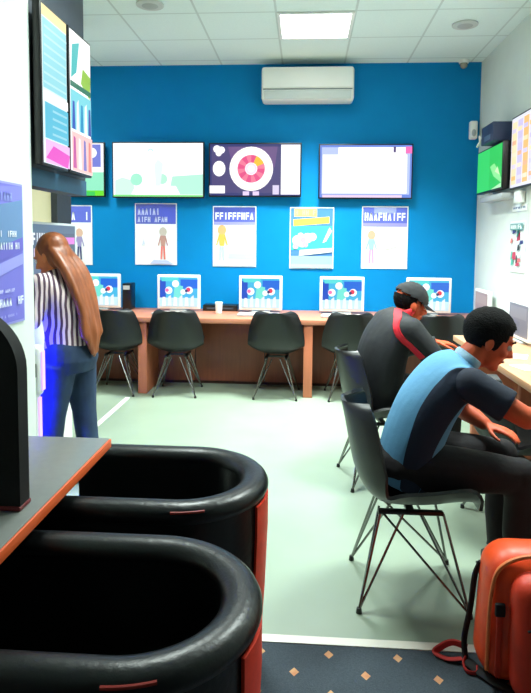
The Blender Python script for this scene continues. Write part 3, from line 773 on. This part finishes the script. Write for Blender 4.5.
mb = MB(); mb.box((-1.5, 2.951, .35), (-1.38, 2.957, .85), mat('blue_light', (30, 30, 255), .5, emit=6.0)); mb.build('blue_light_strip', t, off=OF)
ld = bpy.data.lights.new('terminal_blue_lamp', 'AREA'); ld.shape = 'RECTANGLE'; ld.size = .12; ld.size_y = .5; ld.energy = 16; ld.color = (.03, .03, 1)
lo = bpy.data.objects.new('terminal_blue_lamp', ld); COL.objects.link(lo); lo.location = (-1.44, 2.965, .6); lo.rotation_euler = (math.radians(90), 0, math.radians(180 - 20))

# ------------------------------------------------------------------ people
def blob(mb, m, name, voxel, smooth=4, parent=None, loc=(0, 0, 0), rotz=0, fac=.5):
    me = bpy.data.meshes.new('tmp'); bmesh.ops.recalc_face_normals(mb.bm, faces=mb.bm.faces); mb.bm.to_mesh(me); mb.bm.free()
    o = bpy.data.objects.new('tmp', me); COL.objects.link(o)
    r = o.modifiers.new('r', 'REMESH'); r.mode = 'VOXEL'; r.voxel_size = voxel
    if smooth:
        s = o.modifiers.new('s', 'SMOOTH'); s.iterations = smooth; s.factor = fac
    dg = bpy.context.evaluated_depsgraph_get(); dg.update()
    me2 = bpy.data.meshes.new_from_object(o.evaluated_get(dg)); me2.name = name
    bpy.data.objects.remove(o); bpy.data.meshes.remove(me)
    me2.materials.clear(); me2.materials.append(m); me2.shade_smooth()
    n = bpy.data.objects.new(name, me2); COL.objects.link(n); n.location = loc; n.rotation_euler = (0, 0, rotz)
    if parent is not None: n.parent = parent
    return n
def head_frame(c, pitch, yaw=0, roll=0):
    return Matrix.Translation(c) @ Euler((math.radians(roll), math.radians(pitch), math.radians(yaw)), 'XYZ').to_matrix().to_4x4()
def add_head(mb, F_, s, m):
    R_ = F_.to_3x3().to_4x4()
    def e(c, r, rot=None): mb.ell(F_ @ (Vector(c) * s), tuple(q * s for q in r), m, R_ if rot is None else R_ @ rot, 16)
    e((-.012, 0, .035), (.097, .076, .088)); e((.03, 0, -.015), (.062, .064, .092)); e((.028, 0, -.066), (.052, .054, .046))
    e((.066, 0, -.092), (.026, .03, .022)); e((.078, 0, .032), (.018, .046, .012)); e((.084, 0, -.058), (.012, .025, .012))
    for y in (1, -1):
        e((.066, y * .04, -.022), (.022, .022, .02)); e((-.006, y * .08, -.008), (.02, .010, .033), Euler((0, -.2, y * .3)).to_matrix().to_4x4())
    P = lambda *q: F_ @ (Vector(q) * s)
    mb.tube([P(.086, 0, .024), P(.098, 0, .0), P(.112, 0, -.02), P(.088, 0, -.032)], [.009 * s, .011 * s, .015 * s, .012 * s], m, 10)
    for y in (1, -1): mb.ell(P(.098, y * .012, -.024), (.010 * s,) * 3, m)
def add_face_parts(o, F_, s, hairm):
    for y in (1, -1):
        mb = MB(); P = F_ @ (Vector((.080, y * .032, .008)) * s); mb.ell(P, (.0125 * s,) * 3, EYEW)
        mb.ell(F_ @ (Vector((.0895, y * .033, .007)) * s), (.0055 * s,) * 3, EYED); mb.build('eye', o)
        mb = MB(); mb.tube([F_ @ (Vector(q) * s) for q in ((.092, y * .014, .034), (.092, y * .032, .040), (.080, y * .052, .034))], [.004 * s, .005 * s, .003 * s], hairm, 8); mb.build('eyebrow', o)
    mb = MB(); mb.tube([F_ @ (Vector(q) * s) for q in ((.088, -.024, -.058), (.0965, 0, -.056), (.088, .024, -.058))], [.003 * s, .006 * s, .003 * s], mat('lips', (176, 70, 60), .5), 8); mb.build('lips', o)
def add_hand(mb, wrist, d, nrm, thumb, m, curl=.35, s=1.0):
    """d: direction of the fingers, nrm: back of the hand, thumb: +1/-1 side along d x nrm"""
    d = Vector(d).normalized(); nrm = Vector(nrm); nrm = (nrm - d * nrm.dot(d)).normalized(); sd = d.cross(nrm) * thumb
    w = Vector(wrist)
    mb.tube([w - d * .03, w, w + d * .03 * s, w + d * .07 * s, w + d * .088 * s], [(.026 * s, .02 * s), (.026 * s, .019 * s), (.036 * s, .017 * s), (.041 * s, .015 * s), (.034 * s, .011 * s)], m, 14, side=sd)
    for k, (off, ln) in enumerate(((.030, .072), (.010, .080), (-.011, .075), (-.030, .058))):
        p = w + sd * off * s + d * .078 * s; a = curl * .6; dd = d
        for j, f in enumerate((.45, .32, .23)):
            v = (d * math.cos(a) - nrm * math.sin(a)).normalized(); q = p + v * ln * f * s
            mb.cap(p, q, (.0095 - .001 * j) * s, (.0088 - .001 * j) * s, m, 8); p = q; a += curl
    p = w + sd * .025 * s + d * .022 * s
    for j, (ln, out) in enumerate(((.04, .9), (.032, .5), (.025, .3))):
        v = (d * (1 - out * .5) + sd * out - nrm * .25).normalized(); q = p + v * ln * s
        mb.cap(p, q, (.0125 - .0015 * j) * s, (.011 - .0015 * j) * s, m, 8); p = q
def hair_shell(o, F_, s, keep, hairm, name='hair', g=.009):
    bm = bmesh.new()
    bmesh.ops.create_uvsphere(bm, u_segments=40, v_segments=28, radius=1, matrix=Matrix.Translation((-.012 * s, 0, .035 * s)) @ Matrix.Diagonal(((.097 + g) * s, (.076 + g) * s, (.088 + g) * s, 1)))
    rnd = random.Random(9)
    bmesh.ops.delete(bm, geom=[v for v in bm.verts if not keep(v.co.x / s, v.co.y / s, v.co.z / s)], context='VERTS')
    for v in bm.verts: v.co *= 1 + rnd.uniform(-.012, .02)
    bmesh.ops.recalc_face_normals(bm, faces=bm.faces)
    bmesh.ops.solidify(bm, geom=list(bm.faces), thickness=.010 * s)
    bm.transform(F_)
    mb = MB(); mb.bm.free(); mb.bm = bm; mb.mi(hairm); return mb.build(name, o, angle=80)
def legs_seated(mb, r=1.0):
    for y in (1, -1):
        K = (.395, y * .115, .505); A = (.405, y * .115, .10)
        mb.tube([(-.03, y * .075, .515), (.12, y * .095, .515), (.27, y * .11, .512), (.37, y * .115, .505)], [.095 * r, .093 * r, .08 * r, .07 * r], TROUS, 16); mb.ell(K, (.07 * r, .068 * r, .07 * r), TROUS)
        mb.tube([(.395, y * .115, .51), (.40, y * .115, .4), (.395, y * .115, .28), A], [.066 * r, .062 * r, .06 * r, .052 * r], TROUS, 16)
    mb.ell((-.02, 0, .515), (.135 * r, .178 * r, .105 * r), TROUS)
def shoe(parent, x, y, yaw=0, ln=.27):
    mb = MB()
    P = [(x - .07, y, .05), (x - .04, y, .052), (x + .03, y, .05), (x + .1, y, .036), (x + .16, y, .03), (x + .19, y, .026)]
    mb.tube(P, [(.034, .036), (.04, .046), (.041, .044), (.045, .031), (.04, .024), (.02, .015)], SHOE, 16, side=(0, 1, 0))
    mb.box((x - .09, y - .042, .003), (x + .195, y + .042, .018), BLACK, .008)
    mb.build('shoe', parent, angle=60)

def tb(mb, spine, n=24):
    """torso loft: (x, z, half width, half depth)"""
    spine = catmull(spine, 4)
    mb.tube([(x, 0, z) for x, z, w, d in spine], [(w, d) for x, z, w, d in spine], SHIRT, n, side=(0, 1, 0))

# man in the blue polo shirt
HS = .95
LOC = (.44, 2.42, 0)
F1 = head_frame((.290, .0, 1.012), 26, -6)
mb = MB()
spine1 = [(-.035, .435, .165, .11), (-.01, .55, .172, .118), (.015, .64, .176, .118), (.06, .75, .188, .115), (.125, .845, .195, .105), (.175, .90, .165, .085), (.20, .93, .085, .062)]
tb(mb, [(x, z, w - .03, d - .03) for x, z, w, d in spine1[1:]])
mb.tube([(.18, 0, .89), (.225, 0, .945), (.27, 0, .99)], [.062, .054, .054], SKINM, 16)
add_head(mb, F1, HS, SKINM)
S1, E1, W1 = (.185, -.165, .865), (.365, -.235, .765), (.585, -.165, .768)
S2, E2, W2 = (.185, .165, .865), (.235, .20, .685), (.325, .10, .635)
for S_, E_, W_ in ((S1, E1, W1), (S2, E2, W2)):
    mb.tube([S_, tuple((a + b) / 2 for a, b in zip(S_, E_)), E_], [.05, .046, .04], SKINM, 14); mb.ell(E_, (.04,) * 3, SKINM)
    mb.tube([E_, tuple(a * .65 + b * .35 for a, b in zip(E_, W_)), W_], [.04, .042, .027], SKINM, 14)
add_hand(mb, W1, (.95, .25, -.12), (0, 0, 1), -1, SKINM, .3, .95)
add_hand(mb, W2, (.8, -.6, -.12), (.1, 0, 1), 1, SKINM, .3, .95)
legs_seated(mb, .8)
for y in (1, -1): mb.ell((.44, y * .115, .05), (.09, .03, .03), SKINM)
man1 = blob(mb, SKINM, 'person', .0065, 3, None, LOC, 0); tag(man1, 'man in blue polo shirt hunched on chair beside orange bag', 'person')
add_face_parts(man1, F1, HS, HAIRDK)
hair_shell(man1, F1, HS, lambda x, y, z: z > (-.06 if x < -.02 else (-.035 if x < .03 else (-.035 + (x - .03) * 2.6))) and not (x > .078), HAIRDK, g=.013)
mb = MB(); tb(mb, spine1); mb.tube([(.15, -.16, .86), (.15, .16, .86)], .075, SHIRT, 16)
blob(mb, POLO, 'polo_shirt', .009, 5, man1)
for S_, E_ in ((S1, E1), (S2, E2)):
    q = tuple(a * .32 + b * .68 for a, b in zip(S_, E_))
    mb = MB(); mb.ell(S_, (.07, .066, .068), SHIRT); mb.tube([S_, tuple((a + b) / 2 for a, b in zip(S_, q)), q], [.066, .064, .066], SHIRT, 18)
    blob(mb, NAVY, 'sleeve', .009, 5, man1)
mb = MB()
ring = [(.19 + .035 * math.cos(a) * 1.0 + .02, .078 * math.sin(a), .935 + .03 * -math.cos(a) * -.9 * -1) for a in [2 * PI * k / 24 for k in range(25)]]
mb.tube(ring, [(.02, .008)] * 25, COLLAR, 10, cap=True, side=(.55, 0, .83)); mb.build('collar', man1, angle=80)
mb = MB(); legs_seated(mb); blob(mb, TROUS, 'trousers', .009, 5, man1)
for y in (1, -1): shoe(man1, .405, y * .115)

# man in the black cap
LOC2 = (.44, 3.50, 0); YAW2 = math.radians(14)
F2 = head_frame((.18, 0, 1.03), 18, -4)
mb = MB()
spine2 = [(-.03, .45, .17, .115), (-.01, .56, .19, .13), (.0, .68, .2, .135), (.03, .80, .212, .13), (.075, .90, .21, .11), (.115, .955, .165, .085), (.135, .985, .085, .065)]
tb(mb, [(x, z, w - .035, d - .035) for x, z, w, d in spine2[1:]])
mb.tube([(.12, 0, .94), (.155, 0, .995), (.19, 0, 1.04)], [.062, .054, .054], SKINM, 16)
add_head(mb, F2, HS, SKINM)
T1, U1, V1 = (.10, -.19, .905), (.26, -.25, .715), (.47, -.17, .765)
T2, U2, V2 = (.10, .19, .905), (.24, .25, .72), (.43, .16, .775)
for S_, E_, W_ in ((T1, U1, V1), (T2, U2, V2)):
    mb.tube([S_, E_], [.045, .038], SKINM, 14); mb.ell(E_, (.038,) * 3, SKINM); mb.tube([E_, W_], [.038, .026], SKINM, 14)
add_hand(mb, V1, (.95, .3, -.1), (0, 0, 1), -1, SKINM, .3, .95); add_hand(mb, V2, (.95, -.2, -.1), (0, 0, 1), 1, SKINM, .3, .95)
legs_seated(mb, .8)
for y in (1, -1): mb.ell((.44, y * .115, .05), (.09, .03, .03), SKINM)
man2 = blob(mb, SKINM, 'person', .0065, 3, None, LOC2, YAW2); tag(man2, 'man in black jacket and cap, red stripe from his collar', 'person')
add_face_parts(man2, F2, HS, HAIRDK)
hair_shell(man2, F2, HS, lambda x, y, z: z < .05 and z > -.045 and x < .01, HAIRDK, 'hair', .008)
cp = hair_shell(man2, F2, HS, lambda x, y, z: z > .035 - .25 * (x + .01), CAPM, 'cap', .016)
bm = bmesh.new(); top = []; 
for k in range(15):
    a = -1.1 + 2.2 * k / 14
    i = Vector((-.012 + .112 * math.cos(a), .09 * math.sin(a), .028)); o_ = Vector((-.012 + .112 * math.cos(a) + .075 * math.cos(a * 1.1) ** .6, .092 * math.sin(a), .002))
    top.append((bm.verts.new(i * HS), bm.verts.new(o_ * HS)))
for (a, b), (c, d) in zip(top[:-1], top[1:]): bm.faces.new((a, c, d, b))
bmesh.ops.solidify(bm, geom=list(bm.faces), thickness=.006); bm.transform(F2)
mb = MB(); mb.bm.free(); mb.bm = bm; mb.mi(CAPM); mb.build('brim', cp, angle=60)
mb = MB(); tb(mb, spine2)
for S_, E_, W_ in ((T1, U1, V1), (T2, U2, V2)):
    mb.ell(S_, (.08, .075, .078), JACKET); mb.tube([S_, tuple((a + b) / 2 for a, b in zip(S_, E_)), E_], [.076, .068, .06], JACKET, 18); mb.ell(E_, (.06,) * 3, JACKET)
    mb.tube([E_, tuple(a * .5 + b * .5 for a, b in zip(E_, W_)), W_], [.06, .052, .04], JACKET, 16); mb.tube([(.07, 0, .89), S_], [.1, .076], JACKET, 16)
jk = blob(mb, JACKET, 'jacket', .009, 5, man2)
mb = MB(); ring = [(.135 + .062 * math.cos(a), .072 * math.sin(a), .985 + .02 * math.cos(a)) for a in [2 * PI * k / 24 for k in range(25)]]
mb.tube(ring, [(.026, .012)] * 25, REDTRIM, 10, side=(.4, 0, .9)); mb.build('red_collar', jk, angle=80)
# red stripe laid on the jacket: from the collar over the back shoulder and down
from mathutils.bvhtree import BVHTree
dg = bpy.context.evaluated_depsgraph_get()
bv = BVHTree.FromPolygons([v.co.copy() for v in jk.data.vertices], [tuple(p.vertices) for p in jk.data.polygons])
STRIPE = catmull([(.085, -.055, 1.02), (.06, -.11, .98), (.05, -.16, .93), (.055, -.21, .87), (.075, -.26, .79), (.10, -.29, .73)], 7)
mb = MB(); L1 = []
for k, p in enumerate(STRIPE):
    tdir = (STRIPE[min(k + 1, len(STRIPE) - 1)] - STRIPE[max(k - 1, 0)]).normalized()
    loc, nor, _, _ = bv.find_nearest(p); sd = tdir.cross(nor).normalized() * .022
    row = []
    for q in (-1, 0, 1):
        l2, n2, _, _ = bv.find_nearest(loc + sd * q); row.append((mb.bm.verts.new(l2 + n2 * .005), mb.bm.verts.new(l2 - n2 * .004)))
    L1.append(row)
mb.mi(REDTRIM)
for r0, r1 in zip(L1[:-1], L1[1:]):
    for q in (0, 1):
        mb.bm.faces.new((r0[q][0], r0[q + 1][0], r1[q + 1][0], r1[q][0])); mb.bm.faces.new((r0[q][1], r1[q][1], r1[q + 1][1], r0[q + 1][1]))
    for q in (0, 2): mb.bm.faces.new((r0[q][0], r1[q][0], r1[q][1], r0[q][1]))
mb.build('red_stripe', jk, angle=80)
mb = MB(); legs_seated(mb); blob(mb, TROUS, 'trousers', .009, 5, man2)
for y in (1, -1): shoe(man2, .405, y * .115)

# woman at the terminal
LOC3 = (-1.315, 3.23, 0); YAW3 = math.radians(164)
F3 = head_frame((.105, 0, 1.295), 26, 8)
LL = ((.06, .085), (-.06, -.085))
mb = MB()
spine3 = [(-.015, .80, .155, .128), (-.012, .87, .145, .122), (.0, .97, .15, .125), (.022, 1.07, .162, .130), (.05, 1.15, .162, .095), (.065, 1.195, .13, .07), (.075, 1.22, .065, .055)]
tb(mb, [(x, z, w - .02, d - .02) for x, z, w, d in spine3])
mb.tube([(.06, 0, 1.19), (.085, 0, 1.235), (.10, 0, 1.27)], [.05, .046, .046], SKINW, 14)
add_head(mb, F3, .92, SKINW)
A1, B1, C1 = (.055, .15, 1.155), (.07, .20, .965), (.13, .13, 1.06)
A2, B2, C2 = (.055, -.15, 1.155), (.07, -.19, .97), (.13, -.10, 1.07)
for S_, E_, W_ in ((A1, B1, C1), (A2, B2, C2)):
    mb.tube([S_, E_], [.04, .034], SKINW, 12); mb.ell(E_, (.034,) * 3, SKINW); mb.tube([E_, W_], [.034, .023], SKINW, 12)
add_hand(mb, C1, (.45, -.3, .85), (-.8, .2, .3), -1, SKINW, .35, .85); add_hand(mb, C2, (.45, .3, .85), (-.8, -.2, .3), 1, SKINW, .35, .85)
for x, y in LL:
    mb.tube([(0, y * .9, .74), (x * .5, y, .42), (x, y * 1.1, .06)], [.08, .055, .038], SKINW, 14); mb.ell((x + .05, y * 1.1, .045), (.1, .032, .03), SKINW)
mb.ell((-.01, 0, .76), (.1, .14, .09), SKINW)
wom = blob(mb, SKINW, 'person', .0065, 3, None, LOC3, YAW3); tag(wom, 'woman with long auburn hair, striped blouse and jeans at the terminal', 'person')
add_face_parts(wom, F3, .92, HAIRRED)
mb = MB(); tb(mb, spine3)
for S_, E_, W_ in ((A1, B1, C1), (A2, B2, C2)):
    mb.ell(S_, (.062, .06, .06), BLOUSE); mb.tube([S_, E_], [.06, .05], BLOUSE, 16); mb.ell(E_, (.05,) * 3, BLOUSE)
    mb.tube([E_, tuple(a * .3 + b * .7 for a, b in zip(E_, W_))], [.05, .04], BLOUSE, 14); mb.tube([(.04, 0, 1.14), S_], [.07, .06], BLOUSE, 14)
blob(mb, BLOUSE, 'blouse', .008, 5, wom)
mb = MB()
mb.tube([(-.015, 0, .845), (-.02, 0, .80), (-.022, 0, .74), (-.015, 0, .68)], [(.146, .110), (.160, .125), (.168, .135), (.16, .12)], JEANS, 24, side=(0, 1, 0))
for x, y in LL:
    mb.tube([(-.005, y, .72), (x * .3, y, .58), (x * .6, y * 1.05, .42), (x * .9, y * 1.1, .24), (x, y * 1.12, .075)], [.100, .088, .068, .062, .058], JEANS, 18)
blob(mb, JEANS, 'jeans', .008, 5, wom)
for x, y in LL: shoe(wom, x, y * 1.1)
mb = MB()
R3 = F3.to_3x3().to_4x4()
mb.ell(F3 @ Vector((-.034, 0, .042)), (.090, .083, .088), HAIRRED, R3, 20)
mb.ell(F3 @ Vector((-.062, 0, -.02)), (.062, .078, .09), HAIRRED, R3, 20)
for y in (1, -1): mb.ell(F3 @ Vector((-.04, y * .068, -.01)), (.035, .014, .08), HAIRRED, R3, 14)
for k, (y, e, n) in enumerate(((-.06, -.05, .80), (-.03, -.035, .77), (0, -.01, .75), (.03, .02, .765), (.058, .045, .80), (-.045, -.06, .84), (.045, .06, .83))):
    mb.tube(catmull([(.06, y * .8, 1.335), (.0, y, 1.278), (-.06, y * 1.2, 1.205), (-.112, y * 1.1, 1.09), (-.142, (y + e) * .5, .98), (-.152 - .006 * (k % 3), e, .88), (-.164, e * .8, n + .04), (-.170 - .006 * (k % 2), e * .7, n)], 3),
            [.034] * 3 + [.034, .033, .032, .031, .030, .029, .028, .027, .026, .026, .025, .024, .023, .021, .019, .017, .014, .010, .006], HAIRRED, 10)
blob(mb, HAIRRED, 'hair', .006, 8, wom)

# ------------------------------------------------------------------ world, camera
w = bpy.data.worlds.new('world'); SC.world = w; w.use_nodes = True
w.node_tree.nodes['Background'].inputs[0].default_value = (.75, .85, 1, 1)
w.node_tree.nodes['Background'].inputs[1].default_value = 0.3
cd = bpy.data.cameras.new('camera'); cam = bpy.data.objects.new('camera', cd); COL.objects.link(cam)
yaw, pit, rol = (math.radians(v) for v in (3.8, 4.2, 0.5))
fw = Vector((-math.sin(yaw) * math.cos(pit), math.cos(yaw) * math.cos(pit), -math.sin(pit)))
rt = Vector((math.cos(yaw), math.sin(yaw), 0)); up = rt.cross(fw)
r2 = rt * math.cos(rol) + up * math.sin(rol); u2 = r2.cross(fw)
mx = Matrix((r2, u2, -fw)).transposed().to_4x4(); mx.translation = (0, 0, H)
cam.matrix_world = mx
cd.sensor_fit = 'VERTICAL'; cd.sensor_height = 36; cd.lens = 600 / 693 * 36
cd.shift_y = -(346.5 - 284) / 693; cd.clip_start = .02
SC.camera = cam
vs = SC.view_settings
vs.view_transform = 'Standard'; vs.look = 'None'; vs.gamma = 1; vs.use_curve_mapping = False
vs.exposure = 0.08
